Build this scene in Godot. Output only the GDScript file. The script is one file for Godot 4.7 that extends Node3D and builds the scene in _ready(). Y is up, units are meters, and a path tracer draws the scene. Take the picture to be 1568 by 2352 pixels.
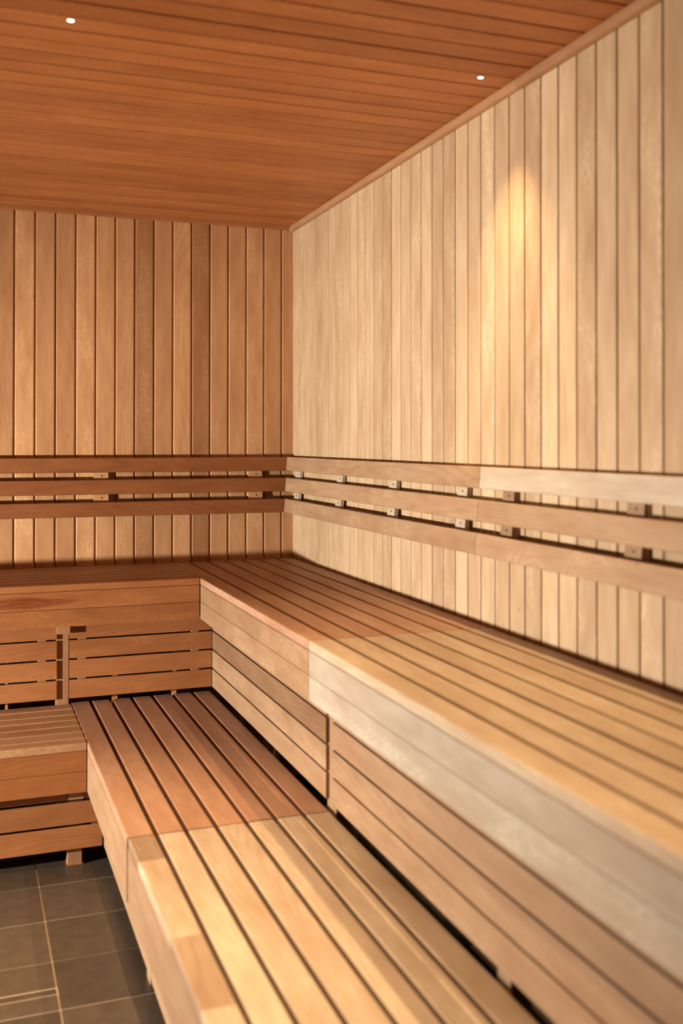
extends Node3D
# A wood-lined sauna: boarded walls and ceiling, two tiers of slatted benches round a corner.
# Axes: right wall face x = 0, back wall face z = 0, floor y = 0; the room lies at x < 0, z > 0.

const ROOM_X := -4.5
const ROOM_Z := 6.15
const CEIL := 2.6056
const UP_Y := 0.9644      # top of the upper seats
const LOW_Y := 0.4650     # top of the lower seats
const PITCH := 0.09       # lining boards

var rng := RandomNumberGenerator.new()
var mats := {}
var meshes := {}
var tex := []

# ------------------------------------------------------------------ helpers
func meta(o: Node, label := "", category := "", group := "", kind := "") -> Node:
	if label: o.set_meta("label", label)
	if category: o.set_meta("category", category)
	if group: o.set_meta("group", group)
	if kind: o.set_meta("kind", kind)
	return o

func numbered(called: String) -> String:
	if not has_node(called): return called
	var n := 1
	while has_node("%s_%03d" % [called, n]): n += 1
	return "%s_%03d" % [called, n]

func thing(called: String, at: Vector3, label := "", category := "", group := "", kind := "") -> Node3D:
	var o := Node3D.new()
	o.name = numbered(called)
	o.position = at
	add_child(o, true)
	meta(o, label, category, group, kind)
	return o

func part(called: String, mesh: Mesh, m: Material, parent: Node, t := Transform3D()) -> MeshInstance3D:
	var o := MeshInstance3D.new()
	o.name = called
	o.mesh = mesh
	o.material_override = null
	o.set_surface_override_material(0, m)
	o.transform = t
	parent.add_child(o, true)
	return o

# Sweeps a closed cross-section (counter-clockwise in x, y) along +z for a length; u runs round the section, v along the grain, in metres.
func sweep(profile: PackedVector2Array, length: float) -> ArrayMesh:
	var st := SurfaceTool.new()
	st.begin(Mesh.PRIMITIVE_TRIANGLES)
	var n := profile.size()
	var run := 0.0
	for i in n:
		var a := profile[i]
		var b := profile[(i + 1) % n]
		var e := (b - a)
		var nor := Vector3(e.y, -e.x, 0).normalized()
		var w := e.length()
		var q := [[a, 0.0, run], [b, 0.0, run + w], [b, length, run + w], [a, length, run]]
		for k in [0, 2, 1, 0, 3, 2]:
			st.set_normal(nor)
			st.set_uv(Vector2(q[k][2], q[k][1]))
			st.add_vertex(Vector3(q[k][0].x, q[k][0].y, q[k][1]))
		run += w
	var tri := Geometry2D.triangulate_polygon(profile)
	for s in 2:
		var z := 0.0 if s == 0 else length
		for i in range(0, tri.size(), 3):
			var c := [profile[tri[i]], profile[tri[i + 1]], profile[tri[i + 2]]]
			var ccw: bool = (c[1] - c[0]).cross(c[2] - c[0]) > 0.0
			var order := [0, 1, 2] if ccw == (s == 0) else [0, 2, 1]
			for k in order:
				st.set_normal(Vector3(0, 0, -1.0 if s == 0 else 1.0))
				st.set_uv(Vector2(c[k].x, c[k].y * 0.1 + z))
				st.add_vertex(Vector3(c[k].x, c[k].y, z))
	return st.commit()

# Cross-section of a plank centred on x, top at y = 0 going down, with eased edges.
func plank_profile(w: float, h: float, r: float) -> PackedVector2Array:
	var k := r * 0.3
	return PackedVector2Array([
		Vector2(-w / 2 + r, -h), Vector2(w / 2 - r, -h), Vector2(w / 2 - k, -h + k), Vector2(w / 2, -h + r),
		Vector2(w / 2, -r), Vector2(w / 2 - k, -k), Vector2(w / 2 - r, 0),
		Vector2(-w / 2 + r, 0), Vector2(-w / 2 + k, -k), Vector2(-w / 2, -r), Vector2(-w / 2, -h + r), Vector2(-w / 2 + k, -h + k)])

func plank(w: float, h: float, length: float, r := 0.003) -> ArrayMesh:
	var key := "p%.4f_%.4f_%.4f_%.4f" % [w, h, length, r]
	if not meshes.has(key): meshes[key] = sweep(plank_profile(w, h, r), length)
	return meshes[key]

func origin_of(o: Node3D) -> Vector3:
	return o.position + (origin_of(o.get_parent()) if o.get_parent() != self else Vector3.ZERO)

# Plain eased box from corner a to corner b with the grain along axis "x", "y" or "z"; added under parent at absolute place (parent at origin offset).
func bar(called: String, parent: Node3D, a: Vector3, b: Vector3, axis: String, m: Material, r := 0.0025) -> MeshInstance3D:
	var lo := a.min(b)
	var hi := a.max(b)
	var s := hi - lo
	var mid := (lo + hi) / 2 - origin_of(parent)
	var mesh: ArrayMesh
	var t := Transform3D()
	if axis == "z":
		mesh = plank(s.x, s.y, s.z, minf(r, minf(s.x, s.y) * 0.3))
		t.origin = Vector3(mid.x, mid.y + s.y / 2, mid.z - s.z / 2)
	elif axis == "x":
		mesh = plank(s.z, s.y, s.x, minf(r, minf(s.z, s.y) * 0.3))
		t.basis = Basis(Vector3(0, 0, -1), Vector3(0, 1, 0), Vector3(1, 0, 0))
		t.origin = Vector3(mid.x - s.x / 2, mid.y + s.y / 2, mid.z)
	else:
		mesh = plank(s.x, s.z, s.y, minf(r, minf(s.x, s.z) * 0.3))
		t.basis = Basis(Vector3(1, 0, 0), Vector3(0, 0, -1), Vector3(0, 1, 0))
		t.origin = Vector3(mid.x, mid.y - s.y / 2, mid.z - s.z / 2)
	return part(called, mesh, m, parent, t)

func lathe(points: PackedVector2Array, sides: int) -> ArrayMesh:   # points (radius, y) from bottom to top
	var st := SurfaceTool.new()
	st.begin(Mesh.PRIMITIVE_TRIANGLES)
	for i in points.size() - 1:
		for s in sides:
			var a0 := TAU * s / sides
			var a1 := TAU * (s + 1) / sides
			var p := [Vector3(points[i].x * cos(a0), points[i].y, points[i].x * sin(a0)), Vector3(points[i].x * cos(a1), points[i].y, points[i].x * sin(a1)),
				Vector3(points[i + 1].x * cos(a1), points[i + 1].y, points[i + 1].x * sin(a1)), Vector3(points[i + 1].x * cos(a0), points[i + 1].y, points[i + 1].x * sin(a0))]
			for k in [0, 1, 2, 0, 2, 3]: st.add_vertex(p[k])
	st.generate_normals()
	return st.commit()

# ------------------------------------------------------------------ wood
# One sheet of wood figure, 0.4 m across the grain and 6.4 m along it; colours are ratios to the timber's own colour.
func wood_sheet(number: int, ring: float, mottle: float, fleck: float, fine: float, heart := false) -> ImageTexture:
	var w := 384
	var h := 1536
	var n := FastNoiseLite.new()
	n.noise_type = FastNoiseLite.TYPE_SIMPLEX_SMOOTH
	n.seed = 100 + number
	n.frequency = 1.0
	n.fractal_type = FastNoiseLite.FRACTAL_NONE
	var r_ := RandomNumberGenerator.new()
	r_.seed = 50 + number
	var knots := []
	for k in 7: knots.append(Vector3(r_.randf() * 0.4, r_.randf() * 6.4, r_.randf_range(0.0018, 0.0034)))
	var data := PackedByteArray()
	data.resize(w * h * 3)
	var at := 0
	for j in h:
		var y := 6.4 * j / h
		for i in w:
			var x := 0.4 * i / w
			var r := x * 38.0 + n.get_noise_2d(x * 2.6, y * 0.5) * 6.0 + n.get_noise_2d(x * 14.0 + 40.0, y * 2.0) * 0.5
			var rr := 0.5 + 0.5 * sin(r * TAU)
			rr = rr * rr
			var m := n.get_noise_2d(x * 11.0 + 9.0, y * 2.6) + 0.6 * n.get_noise_2d(x * 26.0, y * 8.0 + 31.0)
			var f := n.get_noise_2d(x * 70.0 + y * 9.0, y * 34.0)
			var g := n.get_noise_2d(x * 420.0, y * 7.0) + 0.7 * n.get_noise_2d(x * 160.0, y * 2.5 + 77.0)
			var t := clampf(0.62 - ring * rr + mottle * m + fleck * f * maxf(0.0, m + 0.3) + fine * g, 0.0, 1.0)
			for k in knots:
				if absf(y - k.y) < 0.06 and absf(x - k.x) < 0.03:
					var q := Vector2((x - k.x) / k.z, (y - k.y) / (k.z * 2.2)).length()
					t -= 0.9 * exp(-q * q) + 0.12 * exp(-q * 0.35) * (0.5 + 0.5 * cos(q * 2.4))
			if heart:
				# a long dark heartwood oval with pointed ends, in growth rings
				var q := Vector2((x - 0.155) / (0.025 + 0.006 * n.get_noise_2d(3.0, y * 3.0)), (y - 1.21) / 0.26).length() + 0.10 * n.get_noise_2d(x * 60.0, y * 5.0)
				t -= 0.75 * (1.0 - smoothstep(0.62, 1.0, q)) + 0.22 * (1.0 - smoothstep(0.9, 1.7, q)) * (0.6 + 0.4 * sin(q * 17.0))
			t = clampf(t, -0.45, 1.0)
			data[at] = int(255.0 * pow(lerpf(0.60, 1.0, t), 0.4545))
			data[at + 1] = int(255.0 * pow(lerpf(0.46, 1.0, t), 0.4545))
			data[at + 2] = int(255.0 * pow(lerpf(0.36, 1.0, t), 0.4545))
			at += 3
	return ImageTexture.create_from_image(Image.create_from_data(w, h, false, Image.FORMAT_RGB8, data))

# The timber of a given base colour (linear), with a sheet and a place on it picked by number.
func wood(c: Vector3, pick: int, sheet := -1, rough := 0.52) -> StandardMaterial3D:
	var variant := absi(pick * 7 + 3) % 12
	var s := sheet if sheet >= 0 else absi(pick * 5 + 1) % 3
	var key := "%.3f_%.3f_%.3f_%d_%d_%.2f" % [c.x, c.y, c.z, variant, s, rough]
	if mats.has(key): return mats[key]
	var m := StandardMaterial3D.new()
	m.albedo_color = Color(c.x, c.y, c.z).linear_to_srgb()
	m.albedo_texture = tex[s]
	m.uv1_scale = Vector3(1 / 0.4, 1 / 6.4, 1)
	m.uv1_offset = Vector3(fmod(variant * 0.237 + s * 0.11, 0.68), fmod(variant * 0.171 + s * 0.05, 0.32), 0)
	m.roughness = rough
	m.metallic_specular = 0.4
	mats[key] = m
	return m

# The same timber laid from the sheet's own corner, so that a figure lies at a known place.
func wood_at(c: Vector3, sheet: int, u: float, v: float) -> StandardMaterial3D:
	var m: StandardMaterial3D = wood(c, 0, sheet, 0.5).duplicate()
	m.uv1_offset = Vector3(u / 0.4, v / 6.4, 0)
	return m

func shade(c: Vector3, k: float) -> Vector3:   # a timber a little paler or deeper; deeper timber is redder
	return Vector3(c.x * k, c.y * pow(k, 1.25), c.z * pow(k, 1.45))

func tone(i: int, salt: int) -> float:   # -1, -0.5 .. 1 for piece i
	return float(hash(i * 131 + salt * 7919) % 5 - 2) / 2.0

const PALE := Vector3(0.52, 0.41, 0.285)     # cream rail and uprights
const WALL := Vector3(0.55, 0.378, 0.212)   # right wall lining; bleaching by strong light is put into the colour
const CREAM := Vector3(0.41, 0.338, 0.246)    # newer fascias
const LINING := Vector3(0.53, 0.275, 0.117)  # back wall lining; deeper colour stands in for its dimmer, grazing light
const ROOF := Vector3(0.40, 0.138, 0.037)    # ceiling lining; the red of bounced light is put into the colour
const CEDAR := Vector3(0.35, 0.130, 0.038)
const HONEY := Vector3(0.45, 0.33, 0.208)   # newer seat slats
const WORN := Vector3(0.375, 0.20, 0.112)     # older, darkened seat slats
const ALDER := Vector3(0.345, 0.206, 0.106)
const AMBER := Vector3(0.40, 0.205, 0.092)

func _ready() -> void:
	# ---------------- camera
	var cam := Camera3D.new()
	cam.name = "camera"
	cam.projection = Camera3D.PROJECTION_FRUSTUM
	var lens := CameraAttributesPhysical.new()
	lens.frustum_near = 0.05
	lens.frustum_far = 60.0
	lens.frustum_focal_length = 38.0
	lens.frustum_focus_distance = 4.3
	lens.exposure_aperture = 1.9
	cam.attributes = lens
	cam.near = 0.05
	cam.far = 60.0
	cam.size = 0.05 * 2352.0 / 2350.0
	cam.frustum_offset = Vector2(0, -0.05 * (1176.0 - 992.385) / 2350.0)
	cam.position = Vector3(-1.53956, 1.54321, 4.84422)
	cam.rotation_order = EULER_ORDER_YXZ
	cam.rotation = Vector3(0.0082727, -0.355119, 0.0006043)
	add_child(cam)
	cam.current = true

	# ---------------- environment
	var env := Environment.new()
	env.background_mode = Environment.BG_COLOR
	env.background_color = Color.BLACK
	env.tonemap_mode = Environment.TONE_MAPPER_LINEAR
	env.tonemap_exposure = 1.0
	env.sdfgi_enabled = true
	env.ssao_enabled = true
	env.ssil_enabled = true
	var around := WorldEnvironment.new()
	around.environment = env
	add_child(around)

	for s in 3:
		tex.append(wood_sheet(s, [0.07, 0.17, 0.05][s], [0.15, 0.17, 0.22][s], [0.06, 0.10, 0.24][s], [0.10, 0.08, 0.07][s]))

	tex.append(wood_sheet(3, 0.14, 0.17, 0.10, 0.08, true))

	build_room()
	build_lamps()
	build_benches()
	build_backrests()

# ------------------------------------------------------------------ lamps
func build_lamps() -> void:
	var steel := StandardMaterial3D.new()
	steel.albedo_color = Color(0.55, 0.5, 0.44)
	steel.metallic = 1.0
	steel.roughness = 0.35
	var glow := StandardMaterial3D.new()
	glow.albedo_color = Color(1, 1, 1)
	glow.emission_enabled = true
	glow.emission = Color(1.0, 0.9, 0.72)
	glow.emission_energy_multiplier = 30.0
	var ring := lathe(PackedVector2Array([Vector2(0.0085, 0.003), Vector2(0.0085, -0.0005), Vector2(0.0105, -0.001), Vector2(0.0115, 0.0), Vector2(0.0115, 0.003), Vector2(0.0085, 0.003)]), 24)
	var dome := lathe(PackedVector2Array([Vector2(0.0001, -0.0012), Vector2(0.005, -0.0009), Vector2(0.0086, 0.0008), Vector2(0.0086, 0.002), Vector2(0.0001, 0.002)]), 24)
	var xs := [-0.12, -1.285, -2.45, -3.615]
	var zs := [2.185, 3.36, 4.535]
	var labels := ["tiny ceiling downlight close to the right wall, above the upper bench joint", "tiny ceiling downlight out over the open tiled floor"]
	for zi in 3:
		for xi in 4:
			var label: String = labels[xi] if zi == 0 and xi < 2 else "tiny ceiling downlight in the rows nearer the room's front and left side"
			var l := thing("ceiling_downlight", Vector3(xs[xi], CEIL, zs[zi]), label, "lamp", "ceiling downlights")
			part("trim_ring", ring, steel, l)
			part("lamp_lens", dome, glow, l)
			var s := SpotLight3D.new()
			s.name = "downlight_beam"
			s.position = Vector3(0, -0.004, 0)
			s.basis = Basis.looking_at(Vector3(-tan(deg_to_rad(15.0)) if xi == 0 else 0.0, -1, 0), Vector3(0, 0, -1))   # the row by the wall is turned in towards the benches
			s.light_color = Color(1.0, 0.885, 0.72)
			s.light_energy = [3.1, 6.4, 3.0, 3.0][xi]
			s.spot_angle = 30.0 if xi == 1 else 43.0
			s.spot_angle_attenuation = 1.0
			s.spot_range = 9.0
			s.spot_attenuation = 2.0
			s.light_size = 0.012
			s.shadow_enabled = true
			l.add_child(s)
	# the white spotlight on the left wall, just below the height of the upper seats, turned towards the far corner
	var at := Vector3(ROOM_X, 0.885, 2.0)
	var w := thing("wall_spotlight", at, "round white spotlight mounted low on the left wall", "lamp")
	bar("wall_plate", w, at + Vector3(0, -0.06, -0.06), at + Vector3(0.014, 0.06, 0.06), "y", steel, 0.004)
	var aim := Basis.looking_at(Vector3(0, 1.05, 0.7) - at)          # -z towards the corner
	var turned := aim * Basis(Vector3(1, 0, 0), -PI / 2)              # lathe axis y towards the corner
	var hub := Vector3(0.062, 0, 0)
	part("housing", lathe(PackedVector2Array([Vector2(0.0001, -0.05), Vector2(0.034, -0.048), Vector2(0.05, -0.03), Vector2(0.056, 0.0), Vector2(0.058, 0.03), Vector2(0.054, 0.03), Vector2(0.052, 0.02), Vector2(0.0001, 0.02)]), 32), steel, w, Transform3D(turned, hub))
	var white := StandardMaterial3D.new()
	white.albedo_color = Color(1, 1, 1)
	white.emission_enabled = true
	white.emission = Color(0.985, 0.99, 0.98)
	white.emission_energy_multiplier = 8.0
	part("lamp_lens", lathe(PackedVector2Array([Vector2(0.0521, 0.0205), Vector2(0.045, 0.0235), Vector2(0.025, 0.026), Vector2(0.0001, 0.027)]), 32), white, w, Transform3D(turned, hub))
	# flat unseen plate over the lens, added to dim the beam towards the ceiling
	bar("added_visor", w, at + Vector3(0.002, 0.062, -0.20), at + Vector3(0.195, 0.066, 0.16), "z", steel, 0.001)
	var a := SpotLight3D.new()
	a.name = "spotlight_beam"
	a.transform = Transform3D(aim, hub + turned.y * 0.034)
	a.light_color = Color(0.985, 0.99, 0.98)
	a.light_energy = 37.0
	a.spot_angle = 58.0
	a.spot_angle_attenuation = 1.0
	a.spot_range = 14.0
	a.spot_attenuation = 2.0
	a.light_size = 0.035
	a.shadow_enabled = true
	w.add_child(a)

# ------------------------------------------------------------------ room
func lining_profile() -> PackedVector2Array:   # x across one board (0 to PITCH), y outward from the wall; grooves between faces
	var p := PITCH
	return PackedVector2Array([
		Vector2(0.0001, -0.016), Vector2(p - 0.0001, -0.016), Vector2(p - 0.0001, -0.0085), Vector2(p - 0.0034, -0.0085), Vector2(p - 0.0034, -0.0036),
		Vector2(p - 0.0045, -0.0016), Vector2(p - 0.0062, -0.0004), Vector2(p - 0.0085, 0.0), Vector2(0.0085, 0.0), Vector2(0.0062, -0.0004), Vector2(0.0045, -0.0016), Vector2(0.0034, -0.0036), Vector2(0.0034, -0.0085), Vector2(0.0001, -0.0085)])

func build_room() -> void:
	var height := CEIL - 0.0
	var upright := sweep(lining_profile(), height)
	# wall_back: boards stand on y, faces look to +z
	var plain := wood(CEDAR, 1)
	var back := thing("wall_back", Vector3.ZERO, "", "", "", "structure")
	bar("wall_core", back, Vector3(ROOM_X - 0.12, -0.1, -0.14), Vector3(0.12, CEIL + 0.1, -0.017), "x", plain)
	# tones of the boards in view, from the corner leftwards
	var seen := [0.92, 0.92, 1.02, 0.95, 0.9, 0.62, 1.05, 0.86, 0.72, 0.95, 1.0, 1.06, 0.86, 0.9, 1.08, 0.84]
	var n := 0
	var x := 0.0304 - 0.09 + 0.0004
	while x > ROOM_X - 0.02:
		var k: float = seen[n] if n < seen.size() else 0.93 + 0.12 * tone(n, 3)
		var t := Transform3D(Basis(Vector3(1, 0, 0), Vector3(0, 0, 1), Vector3(0, 1, 0)), Vector3(x, 0, 0))
		# basis: profile x -> +x, profile y -> +z, sweep z -> +y (a mirror image, so the board is turned end for end instead)
		t = Transform3D(Basis(Vector3(-1, 0, 0), Vector3(0, 0, 1), Vector3(0, 1, 0)), Vector3(x + PITCH, 0, -0.0006 * absf(tone(n, 8))))
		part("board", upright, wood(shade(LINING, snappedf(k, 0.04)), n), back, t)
		n += 1
		x -= PITCH
	# wall_right: boards stand on z, faces look to -x
	var right := thing("wall_right", Vector3.ZERO, "", "", "", "structure")
	bar("wall_core", right, Vector3(0.017, -0.1, -0.14), Vector3(0.14, CEIL + 0.1, ROOM_Z + 0.14), "z", plain)
	n = 0
	var z := 0.0675 - 0.18
	while z < ROOM_Z:
		if z > -0.08:
			var k := 0.98 + 0.09 * tone(n, 5)
			if n in [12, 28]: k = 1.06
			if n in [25, 31]: k = 0.9
			if n in [33, 34, 38]: k = 0.8
			var base := WALL
			var t := Transform3D(Basis(Vector3(0, 0, -1), Vector3(-1, 0, 0), Vector3(0, 1, 0)), Vector3(0.0006 * absf(tone(n, 9)), 0, z + PITCH))
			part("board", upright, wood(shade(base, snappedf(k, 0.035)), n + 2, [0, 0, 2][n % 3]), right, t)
		n += 1
		z += PITCH
	# wall_left and wall_front, behind and beside the camera
	var left := thing("wall_left", Vector3.ZERO, "", "", "", "structure")
	bar("wall_core", left, Vector3(ROOM_X - 0.14, -0.1, -0.14), Vector3(ROOM_X - 0.017, CEIL + 0.1, ROOM_Z + 0.14), "z", plain)
	n = 0
	z = 0.0
	while z < ROOM_Z:
		var t := Transform3D(Basis(Vector3(0, 0, 1), Vector3(1, 0, 0), Vector3(0, 1, 0)), Vector3(ROOM_X, 0, z))
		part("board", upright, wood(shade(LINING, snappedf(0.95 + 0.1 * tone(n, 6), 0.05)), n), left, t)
		n += 1
		z += PITCH
	var front := thing("wall_front", Vector3.ZERO, "", "", "", "structure")
	bar("wall_core", front, Vector3(ROOM_X - 0.12, -0.1, ROOM_Z + 0.017), Vector3(0.12, CEIL + 0.1, ROOM_Z + 0.14), "x", plain)
	n = 0
	x = ROOM_X
	while x < -0.01:
		var t := Transform3D(Basis(Vector3(1, 0, 0), Vector3(0, 0, -1), Vector3(0, 1, 0)), Vector3(x, 0, ROOM_Z))
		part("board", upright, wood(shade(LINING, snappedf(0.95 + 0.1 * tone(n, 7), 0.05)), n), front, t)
		n += 1
		x += PITCH
	# ceiling: boards run along x, faces look down
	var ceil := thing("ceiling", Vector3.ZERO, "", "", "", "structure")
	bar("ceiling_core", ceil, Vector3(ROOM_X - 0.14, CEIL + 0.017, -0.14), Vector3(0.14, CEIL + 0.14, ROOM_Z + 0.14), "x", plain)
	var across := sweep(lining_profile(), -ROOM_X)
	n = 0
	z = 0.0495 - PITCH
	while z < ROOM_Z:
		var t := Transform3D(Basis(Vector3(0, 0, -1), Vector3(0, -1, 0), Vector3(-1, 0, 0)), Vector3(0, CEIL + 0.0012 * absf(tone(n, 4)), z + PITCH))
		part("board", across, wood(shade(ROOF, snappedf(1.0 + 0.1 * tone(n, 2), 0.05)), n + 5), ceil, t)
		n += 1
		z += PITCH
	# quarter-round mouldings between ceiling and walls
	var qr := PackedVector2Array([Vector2(0, 0), Vector2(0, -0.027)])
	for i in 7: qr.append(Vector2(0.004 + 0.018 * sin(PI / 2 * i / 6.0), -0.027 + 0.009 * (1.0 - cos(PI / 2 * i / 6.0)) * 1.0 + 0.0))
	qr.append(Vector2(0.0225, -0.006))
	qr.append(Vector2(0.02, 0.0))
	var tr := thing("trim_1", Vector3(0, CEIL, 0), "", "", "", "structure")
	var mirrored := PackedVector2Array()
	for i in range(qr.size()): mirrored.append(Vector2(-qr[i].x, qr[i].y))
	for piece in [[0.0, 2.215, 0.98, 1.0], [2.2155, ROOM_Z, 0.84, 1.07]]:
		var prof := PackedVector2Array()
		for q in mirrored: prof.append(q * float(piece[3]))
		prof.reverse()
		if Geometry2D.is_polygon_clockwise(prof): prof.reverse()
		part("moulding", sweep(prof, piece[1] - piece[0]), wood(shade(AMBER, piece[2] * 1.1), 3, 0), tr, Transform3D(Basis(), Vector3(0, 0, piece[0])))
	var tb := thing("trim_2", Vector3(0, CEIL, 0), "", "", "", "structure")
	var small := PackedVector2Array([Vector2(0, 0), Vector2(0, -0.021), Vector2(0.006, -0.020), Vector2(0.010, -0.015), Vector2(0.012, 0)])
	if Geometry2D.is_polygon_clockwise(small): small.reverse()
	part("moulding", sweep(small, -ROOM_X - 0.022), wood(shade(CEDAR, 0.95), 4, 0), tb, Transform3D(Basis(Vector3(0, 0, 1), Vector3(0, 1, 0), Vector3(-1, 0, 0)), Vector3(-0.022, 0, 0)))
	build_floor()

func build_floor() -> void:
	var floor_ := thing("floor", Vector3.ZERO, "", "", "", "structure")
	var grout := StandardMaterial3D.new()
	grout.albedo_color = Color(0.66, 0.56, 0.44)
	grout.roughness = 0.9
	bar("grout_bed", floor_, Vector3(ROOM_X - 0.14, -0.15, -0.14), Vector3(0.14, -0.0025, ROOM_Z + 0.14), "x", grout)
	var mottle := FastNoiseLite.new()
	mottle.seed = 4
	mottle.frequency = 0.012
	mottle.fractal_octaves = 5
	var im := mottle.get_seamless_image(512, 512)
	var ramp := Gradient.new()
	ramp.offsets = PackedFloat32Array([0.0, 0.5, 1.0])
	ramp.colors = PackedColorArray([Color(0.86, 0.86, 0.86), Color(0.93, 0.925, 0.91), Color(1, 0.985, 0.96)])
	var out := Image.create(512, 512, false, Image.FORMAT_RGB8)
	for j in 512:
		for i in 512: out.set_pixel(i, j, ramp.sample(im.get_pixel(i, j).r))
	var slate_tex := ImageTexture.create_from_image(out)
	var slates := []
	for k in 5:
		var m := StandardMaterial3D.new()
		m.albedo_color = Color(0.315 + 0.013 * (k - 2), 0.255 + 0.011 * (k - 2), 0.195 + 0.009 * (k - 2))
		m.albedo_texture = slate_tex
		m.uv1_triplanar = true
		m.uv1_world_triplanar = true
		m.uv1_scale = Vector3(2.3, 2.3, 2.3)
		m.uv1_offset = Vector3(0.21 * k, 0, 0.37 * k)
		m.roughness = 0.38
		m.metallic_specular = 0.5
		slates.append(m)
	var p := 0.272
	var n := 0
	for ix in range(-12, 5):
		var x0 := -1.284 + p * ix
		var x1 := x0 + p
		if x1 <= ROOM_X or x0 >= 0.0: continue
		for iz in range(-2, 19):
			var z0 := 1.1505 + p * (iz - 1)
			var z1 := z0 + p
			if z0 >= ROOM_Z: continue
			var spans := [[z0, z1]]
			if ix == -1 and iz == 3: spans = [[z0, 1.846], [1.846, 1.882], [1.882, z1]]
			for s in spans:
				var a := Vector3(maxf(x0, ROOM_X) + 0.0028, -0.012, s[0] + 0.0028)
				var b := Vector3(minf(x1, 0.0) - 0.0028, 0.0, minf(s[1], ROOM_Z) - 0.0028)
				var o := bar("tile", floor_, a, b, "x", slates[hash(n) % 5], 0.0015)
				o.position.y += 0.0004 * tone(n, 12)
				if s[1] - s[0] < 0.05: o.position.y -= 0.0012
				n += 1

# ------------------------------------------------------------------ benches
# A run of seat: slats along "z" (right-hand benches) or "x" (back benches). edges: the cross positions [from, to] of each slat.
func seat(parent: Node3D, along: String, edges: Array, from: float, to: float, top: float, base: Vector3, salt: int, thick := 0.029, front := Vector3.ZERO) -> void:
	for i in edges.size():
		var e: Array = edges[i]
		var c := wood(front if i == 0 and front != Vector3.ZERO else shade(base, snappedf(1.0 + 0.07 * tone(i, salt), 0.035)), i * 3 + salt, -1, 0.5)
		var drop := 0.0006 * absf(tone(i, salt + 40))
		if along == "z": bar("seat_slat", parent, Vector3(e[0], top - thick, from), Vector3(e[1], top - drop, to), "z", c, 0.004)
		else: bar("seat_slat", parent, Vector3(from, top - thick, e[0]), Vector3(to, top - drop, e[1]), "x", c, 0.004)

func slat_edges(front: float, gaps: Array, rear: float, gap: float) -> Array:
	var out := []
	var at := front
	var s := signf(rear - front)
	for g in gaps:
		out.append([at, g - s * gap / 2])
		at = g + s * gap / 2
	out.append([at, rear])
	return out

func fascia(parent: Node3D, along: String, face: float, depth: float, from: float, to: float, top: float, h: float, bases: Array, salt: int, joints := []) -> void:
	# two boards under the seat's front slat, each glued up from lengths of timber
	for row in 2:
		var y1 := top - row * h - 0.0006
		var y0 := top - (row + 1) * h + 0.0006
		var cuts := [from]
		for j in joints:
			var cut: float = j + row * 0.17
			if cut > from + 0.1 and cut < to - 0.1: cuts.append(cut)
		cuts.append(to)
		for i in cuts.size() - 1:
			var c := wood(shade(bases[row], snappedf(1.0 + 0.05 * tone(i + row * 3, salt), 0.025)), i + row * 4 + salt, -1, 0.5)
			if along == "z": bar("fascia_board", parent, Vector3(face, y0, cuts[i]), Vector3(face + depth, y1, cuts[i + 1]), "z", c, 0.0012)
			else: bar("fascia_board", parent, Vector3(cuts[i], y0, face), Vector3(cuts[i + 1], y1, face - depth), "x", c, 0.0012)

const RISER := [[0.7316, 0.7950], [0.6511, 0.7256], [0.5701, 0.6446], [0.4881, 0.5636]]
const APRON := [[0.2451, 0.2885], [0.1553, 0.2351], [0.0655, 0.1465]]

func panel(called: String, parent: Node3D, along: String, rows: Array, face: float, thick: float, from: float, to: float, base: Vector3, salt: int, battens: Array, tones: Array) -> void:
	var o := Node3D.new()
	o.name = called
	parent.add_child(o, true)
	for i in rows.size():
		var r: Array = rows[i]
		var k: float = tones[i % tones.size()]
		var c := wood(shade(base, k), i * 2 + salt, -1, 0.55)
		if along == "z": bar("slat", o, Vector3(face, r[0], from), Vector3(face + thick, r[1], to), "z", c, 0.002)
		else: bar("slat", o, Vector3(from, r[0], face), Vector3(to, r[1], face - thick), "x", c, 0.002)
	var m := wood(shade(ALDER, 0.9), salt + 1, 0)
	for b in battens:
		if along == "z": bar("batten", o, Vector3(face + thick, rows[-1][0] + 0.006, b - 0.017), Vector3(face + thick + 0.02, rows[0][1] - 0.004, b + 0.017), "y", m)
		else: bar("batten", o, Vector3(b - 0.017, rows[-1][0] + 0.006, face - thick), Vector3(b + 0.017, rows[0][1] - 0.004, face - thick - 0.02), "y", m)

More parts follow.
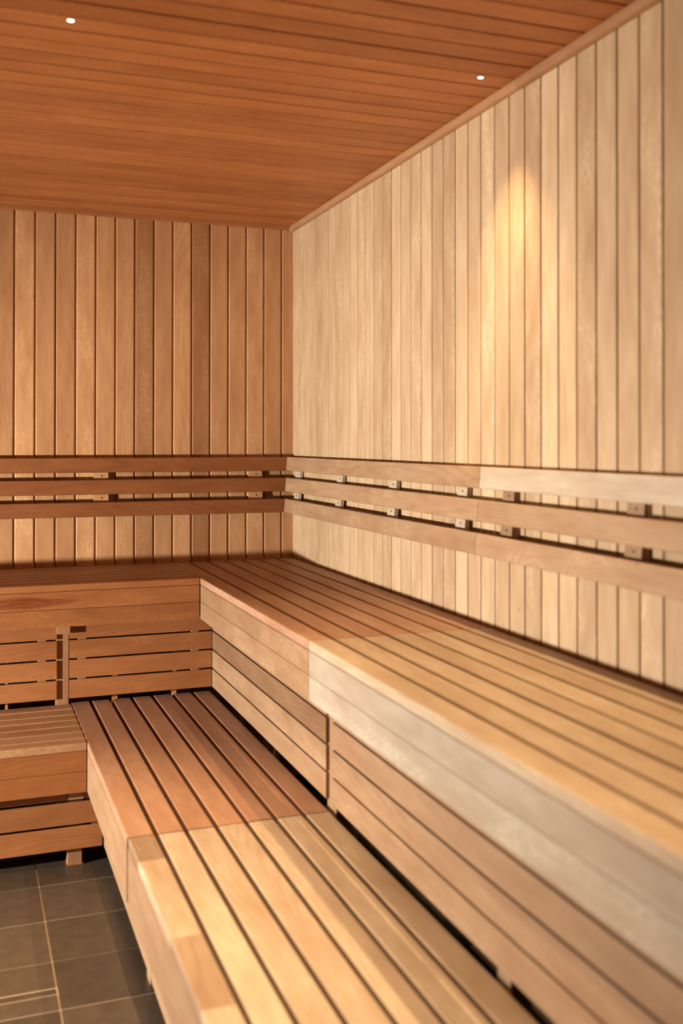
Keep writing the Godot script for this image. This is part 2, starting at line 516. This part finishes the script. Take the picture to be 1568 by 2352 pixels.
func build_benches() -> void:
	var post := wood(ALDER, 7, 0)
	var square := wood(shade(AMBER, 0.86), 5, 0)   # posts and legs on the back side
	var under := wood(shade(CEDAR, 0.95), 2, 0)
	# ---- upper right bench, three modules along the wall
	var ue := slat_edges(-0.597, [-0.5205, -0.4345, -0.349, -0.2625, -0.1765, -0.0905], -0.004, 0.009)
	var ends := [[0.004, 2.0285], [2.0315, 4.06], [4.0625, ROOM_Z - 0.006]]
	var ulabels := ["upper right bench with darkened slats, running into the room corner", "upper right bench with pale honey slats, beyond the darkened corner bench", "upper right bench at the room's front end, past the honey bench"]
	for i in 3:
		var z0: float = ends[i][0]
		var z1: float = ends[i][1]
		var o := thing("upper_bench", Vector3(-0.3, 0, (z0 + z1) / 2), ulabels[i], "bench", "upper benches")
		seat(o, "z", ue, z0, z1, UP_Y, shade(WORN, 1.05) if i == 0 else HONEY, 11 + i, 0.029, shade(WORN, 1.1) if i == 0 else Vector3.ZERO)
		var bases := [shade(ALDER, 0.9), shade(ALDER, 0.92)] if i == 0 else [shade(CREAM, 0.98), shade(CREAM, 1.0)]
		fascia(o, "z", -0.597, 0.024, maxf(z0, 0.5985), z1, UP_Y - 0.029, 0.0715, bases, 21 + i, [0.98, 1.52] if i == 0 else [])
		var r: Array = [[0.5335, 1.9945, 0.62, 1.25, 1.9], [2.047, 4.05, 2.09, 3.1, 3.95], [4.08, ROOM_Z - 0.01, 4.2, 5.2, 6.0]][i]
		panel("riser_panel", o, "z", RISER, -0.531, 0.011, r[0], r[1], ALDER, 91 + i * 4, r.slice(2), [0.95, 0.66, 1.0, 1.0] if i == 0 else [0.9, 0.96, 0.96, 0.97])
		for zp in ([0.62, 1.1, 2.002] if i == 0 else ([2.0415, 3.03] if i == 1 else [4.1, 5.1])):
			var half := 0.0095 if zp == 2.0415 else 0.0265
			var inset := 0.06 if zp < 1.5 else 0.0
			bar("post", o, Vector3(-0.520 + inset, 0.0, zp - half), Vector3(-0.470 + inset, UP_Y - 0.10, zp + half), "y", post)
			var zb := maxf(zp, z0 + 0.03)
			bar("rear_post", o, Vector3(-0.07, 0.0, zb - 0.0265), Vector3(-0.022, UP_Y - 0.10, zb + 0.0265), "y", under)
			bar("bearer", o, Vector3(-0.572, UP_Y - 0.10, zb - 0.0265), Vector3(-0.022, UP_Y - 0.0295, zb + 0.0265), "x", under)
	# ---- lower right bench
	var le := slat_edges(-1.116, [-1.0365, -0.954, -0.869, -0.7825, -0.697, -0.6115], -0.5335, 0.0115)
	var lends := [[0.502, 2.029], [2.0325, 4.06], [4.0625, ROOM_Z - 0.006]]
	var llabels := ["lower right bench with brown worn slats, next to the corner riser", "lower right bench with pale honey slats, set against the worn bench", "lower right bench at the room's front end, past the honey bench"]
	for i in 3:
		var z0: float = lends[i][0]
		var z1: float = lends[i][1]
		var o := thing("lower_bench", Vector3(-0.82, 0, (z0 + z1) / 2), llabels[i], "bench", "lower benches")
		if i == 1:
			seat(o, "z", le.slice(1), z0, z1, LOW_Y - 0.001, HONEY, 33)
			# the front slat is glued up from lengths of darker and paler timber
			for piece in [[z0, 2.2, 0.62], [2.2, 2.63, 1.0], [2.63, 2.93, 0.70], [2.93, z1, 1.0]]:
				bar("seat_slat", o, Vector3(le[0][0] + 0.003, LOW_Y - 0.030, piece[0]), Vector3(le[0][1] + 0.001, LOW_Y - 0.001, piece[1]), "z", wood(shade(HONEY, piece[2]), int(piece[1] * 10), 1, 0.5), 0.004)
		else:
			seat(o, "z", le, z0, z1, LOW_Y, shade(WORN, 1.05) if i == 0 else HONEY, 31 + i, 0.029, shade(WORN, 1.1) if i == 0 else Vector3.ZERO)
		fascia(o, "z", -1.116 if i != 1 else -1.114, 0.024, maxf(z0, 0.502), z1, LOW_Y - 0.029, 0.0735, [shade(ALDER, 0.95), shade(ALDER, 0.92)], 41 + i, [1.4] if i == 0 else [3.1])
		var r: Array = [[1.045, 2.029, 1.5], [2.0325, 4.05, 2.5, 3.9], [4.08, ROOM_Z - 0.01, 4.5, 6.0]][i]
		panel("apron_panel", o, "z", APRON, -1.05, 0.011, r[0], r[1], ALDER, 117 + i, r.slice(2), [0.95, 1.0, 1.0])
		for zp in ([0.8, 1.9] if i == 0 else ([2.2, 3.2] if i == 1 else [4.2, 5.3])):
			bar("leg", o, Vector3(-1.035, 0.0, zp - 0.0265), Vector3(-0.99, 0.36, zp + 0.0265), "y", post)
			bar("leg", o, Vector3(-0.62, 0.0, zp - 0.0265), Vector3(-0.575, 0.36, zp + 0.0265), "y", under)
			bar("bearer", o, Vector3(-1.088, 0.36, zp - 0.0265), Vector3(-0.54, 0.4355, zp + 0.0265), "x", under)
	# ---- upper back bench
	var be := slat_edges(0.5955, [0.519, 0.434, 0.349, 0.262, 0.1765, 0.09], 0.004, 0.009)
	var bends := [[-2.55, -0.6005], [ROOM_X + 0.004, -2.5525]]
	var blabels := ["upper bench along the back wall, its fascia marked by a dark oval figure", "upper bench along the back wall at the room's left end"]
	for i in 2:
		var o := thing("upper_bench", Vector3((bends[i][0] + bends[i][1]) / 2, 0, 0.3), blabels[i], "bench", "upper benches")
		seat(o, "x", be, bends[i][0], bends[i][1], UP_Y, shade(WORN, 1.05), 51 + i, 0.029, shade(CEDAR, 1.0))
		fascia(o, "x", 0.5955, 0.024, bends[i][0], bends[i][1], UP_Y - 0.029, 0.0715, [shade(CEDAR, 0.97), shade(CEDAR, 0.95)], 61 + i)
		if i == 0: (o.get_node("fascia_board") as MeshInstance3D).set_surface_override_material(0, wood_at(shade(CEDAR, 1.0), 3, 0.0, 0.0))
		var runs: Array = [[[-1.1235, -0.533, -1.0725, -0.601], [-2.545, -1.1745, -1.231, -2.5]], [[ROOM_X + 0.004, -2.556, -2.62, -4.4]]][i]
		for r in runs: panel("riser_panel", o, "x", RISER, 0.530, 0.011, r[0], r[1], CEDAR, 101 + i * 3 + int(-r[0]), r.slice(2), [0.9, 0.92, 1.04, 1.04])
		# added upright panels that block the spotlight from the space under the seat
		for xp in ([-0.66, -0.90, -1.36, -1.60, -1.84, -2.08, -2.32, -2.53] if i == 0 else [-2.8, -3.05, -3.3, -3.55, -3.8, -4.05]):
			bar("added_baffle", o, Vector3(xp - 0.0045, 0.0, 0.012), Vector3(xp + 0.0045, 0.78, 0.40), "y", under)
		for xp in ([-1.1505, -2.4] if i == 0 else [-2.7, -4.3]):
			bar("post", o, Vector3(xp - 0.0255, 0.0, 0.519), Vector3(xp + 0.0255, UP_Y - 0.10, 0.469), "y", square)
			bar("rear_post", o, Vector3(xp - 0.0255, 0.0, 0.022), Vector3(xp + 0.0255, UP_Y - 0.10, 0.07), "y", under)
			bar("bearer", o, Vector3(xp - 0.0255, UP_Y - 0.2277 + 0.0212, 0.022), Vector3(xp + 0.0255, UP_Y - 0.0295, 0.559), "z", square)
	# ---- lower back bench
	var ce := slat_edges(1.098, [1.0305, 0.945, 0.8605, 0.7755, 0.6925, 0.602], 0.5215, 0.009)
	var cends := [[-2.8, -1.1195], [ROOM_X + 0.004, -2.8025]]
	var clabels := ["lower back bench beside the worn right-hand bench, over the tiled floor", "lower back bench at the room's left end"]
	for i in 2:
		var o := thing("lower_bench", Vector3((cends[i][0] + cends[i][1]) / 2, 0, 0.8), clabels[i], "bench", "lower benches")
		seat(o, "x", ce, cends[i][0], cends[i][1], LOW_Y, AMBER, 71 + i)
		fascia(o, "x", 1.098, 0.024, cends[i][0], cends[i][1], LOW_Y - 0.029, 0.0735, [shade(CEDAR, 0.9), shade(CEDAR, 0.92)], 81 + i)
		var r: Array = [[-2.795, -1.055, -1.075, -1.6, -2.6], [ROOM_X + 0.004, -2.805, -2.9, -4.4]][i]
		panel("apron_panel", o, "x", APRON, 1.032, 0.011, r[0], r[1], CEDAR, 113 + i, r.slice(2), [0.9, 0.95, 1.02])
		for xp in ([-1.150, -2.6] if i == 0 else [-3.0, -4.2]):
			for zz in [1.01, 0.60]:
				var leg := bar("leg", o, Vector3(xp - 0.0265, 0.006, zz), Vector3(xp + 0.0265, 0.2508, zz - 0.045), "y", square)
				bar("foot_pad", o, Vector3(xp - 0.0275, 0.0, zz + 0.001), Vector3(xp + 0.0275, 0.006, zz - 0.046), "x", under, 0.001)
			bar("bearer", o, Vector3(xp - 0.0265, 0.2508, 0.52), Vector3(xp + 0.0265, 0.4355, 1.05), "z", square)

# ------------------------------------------------------------------ backrests
const LEAN := 0.0757   # metres out from the wall per metre down
const RAIL_H := 0.067
const RAIL_T := 0.033

func out_at(y: float) -> float:   # distance of the rails' face from the wall at height y
	return 0.048 + (0.475 + 0.9856 - y) * LEAN

# Part of a backrest along a wall. "z": right wall (faces -x), "x": back wall (faces +z).
func rail(o: Node3D, along: String, top: float, from: float, to: float, m: Material) -> void:
	var mesh := plank(RAIL_T, RAIL_H, to - from, 0.004)
	var d := out_at(top) - RAIL_T / 2
	var t := Transform3D()
	if along == "z":
		t.basis = Basis(Vector3(0, 0, 1), -atan(LEAN))
		t.origin = Vector3(-d, top, from) - o.position
	else:
		t.basis = Basis(Vector3(1, 0, 0), -atan(LEAN)) * Basis(Vector3(0, 0, -1), Vector3(0, 1, 0), Vector3(1, 0, 0))
		t.origin = Vector3(from, top, d) - o.position
	part("rail", mesh, m, o, t)

func upright(o: Node3D, along: String, at: float, width: float, wedge: bool, m: Material, screw: Material) -> void:
	# a leaning board behind the rails (or a full wedge reaching the wall), with a screw head showing in each gap
	var y0 := 0.9856 + 0.212
	var y1 := 0.9856 + 0.468
	var f0 := out_at(y0) - RAIL_T - 0.001
	var f1 := out_at(y1) - RAIL_T - 0.001
	var b0 := 0.0012 if wedge else f0 - 0.015
	var b1 := 0.0006 if wedge else maxf(f1 - 0.015, 0.0003)
	var prof := PackedVector2Array([Vector2(b0, y0), Vector2(f0, y0), Vector2(f1, y1), Vector2(b1, y1)])
	var mesh := sweep(prof, width)
	var t := Transform3D()
	# profile x is the distance from the wall, profile y is up
	if along == "z":
		t.basis = Basis(Vector3(-1, 0, 0), Vector3(0, 1, 0), Vector3(0, 0, -1))
		t.origin = Vector3(0, 0, at + width) - o.position
	else:
		t.basis = Basis(Vector3(0, 0, 1), Vector3(0, 1, 0), Vector3(-1, 0, 0))
		t.origin = Vector3(at + width, 0, 0) - o.position
	var u := part("upright", mesh, m, o, t)
	for y in [0.9856 + 0.394, 0.9856 + 0.292]:
		var s := MeshInstance3D.new()
		s.name = "screw"
		var head := CylinderMesh.new()
		head.top_radius = 0.0034
		head.bottom_radius = 0.0034
		head.height = 0.0016
		head.radial_segments = 10
		head.rings = 1
		s.mesh = head
		s.set_surface_override_material(0, screw)
		s.position = Vector3(out_at(y) - RAIL_T - 0.0006, y, width * 0.45)
		s.rotation.z = -PI / 2
		u.add_child(s, true)

func build_backrests() -> void:
	var screw := StandardMaterial3D.new()
	screw.albedo_color = Color(0.20, 0.15, 0.11)
	screw.metallic = 0.6
	screw.roughness = 0.5
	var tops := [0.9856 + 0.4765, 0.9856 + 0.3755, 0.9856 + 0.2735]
	var a := thing("backrest", Vector3(0, 1.19, 1.0), "three-rail tan wooden backrest on the right wall, reaching the room corner", "backrest", "wall backrests")
	for i in 3: rail(a, "z", tops[i], out_at(tops[i] - RAIL_H) + 0.003, 2.047, wood(shade(ALDER, [1.12, 1.18, 1.06][i]), i + 1, [1, 1, 2][i]))
	for z in [0.108, 0.690, 1.268, 1.838]: upright(a, "z", z, 0.0685, false, wood(PALE, int(z * 10), 0), screw)
	var b := thing("backrest", Vector3(0, 1.19, 3.0), "three-rail backrest on the right wall with a pale cream top rail", "backrest", "wall backrests")
	for i in 3: rail(b, "z", tops[i], 2.049, 4.1, wood(shade([PALE, ALDER, ALDER][i], [1.0, 1.12, 1.16][i]), i + 4, [0, 0, 2][i]))
	for z in [2.138, 2.748, 3.35, 3.95]: upright(b, "z", z, 0.0665, true, wood(shade(ALDER, 0.95), int(z * 10), 0), screw)
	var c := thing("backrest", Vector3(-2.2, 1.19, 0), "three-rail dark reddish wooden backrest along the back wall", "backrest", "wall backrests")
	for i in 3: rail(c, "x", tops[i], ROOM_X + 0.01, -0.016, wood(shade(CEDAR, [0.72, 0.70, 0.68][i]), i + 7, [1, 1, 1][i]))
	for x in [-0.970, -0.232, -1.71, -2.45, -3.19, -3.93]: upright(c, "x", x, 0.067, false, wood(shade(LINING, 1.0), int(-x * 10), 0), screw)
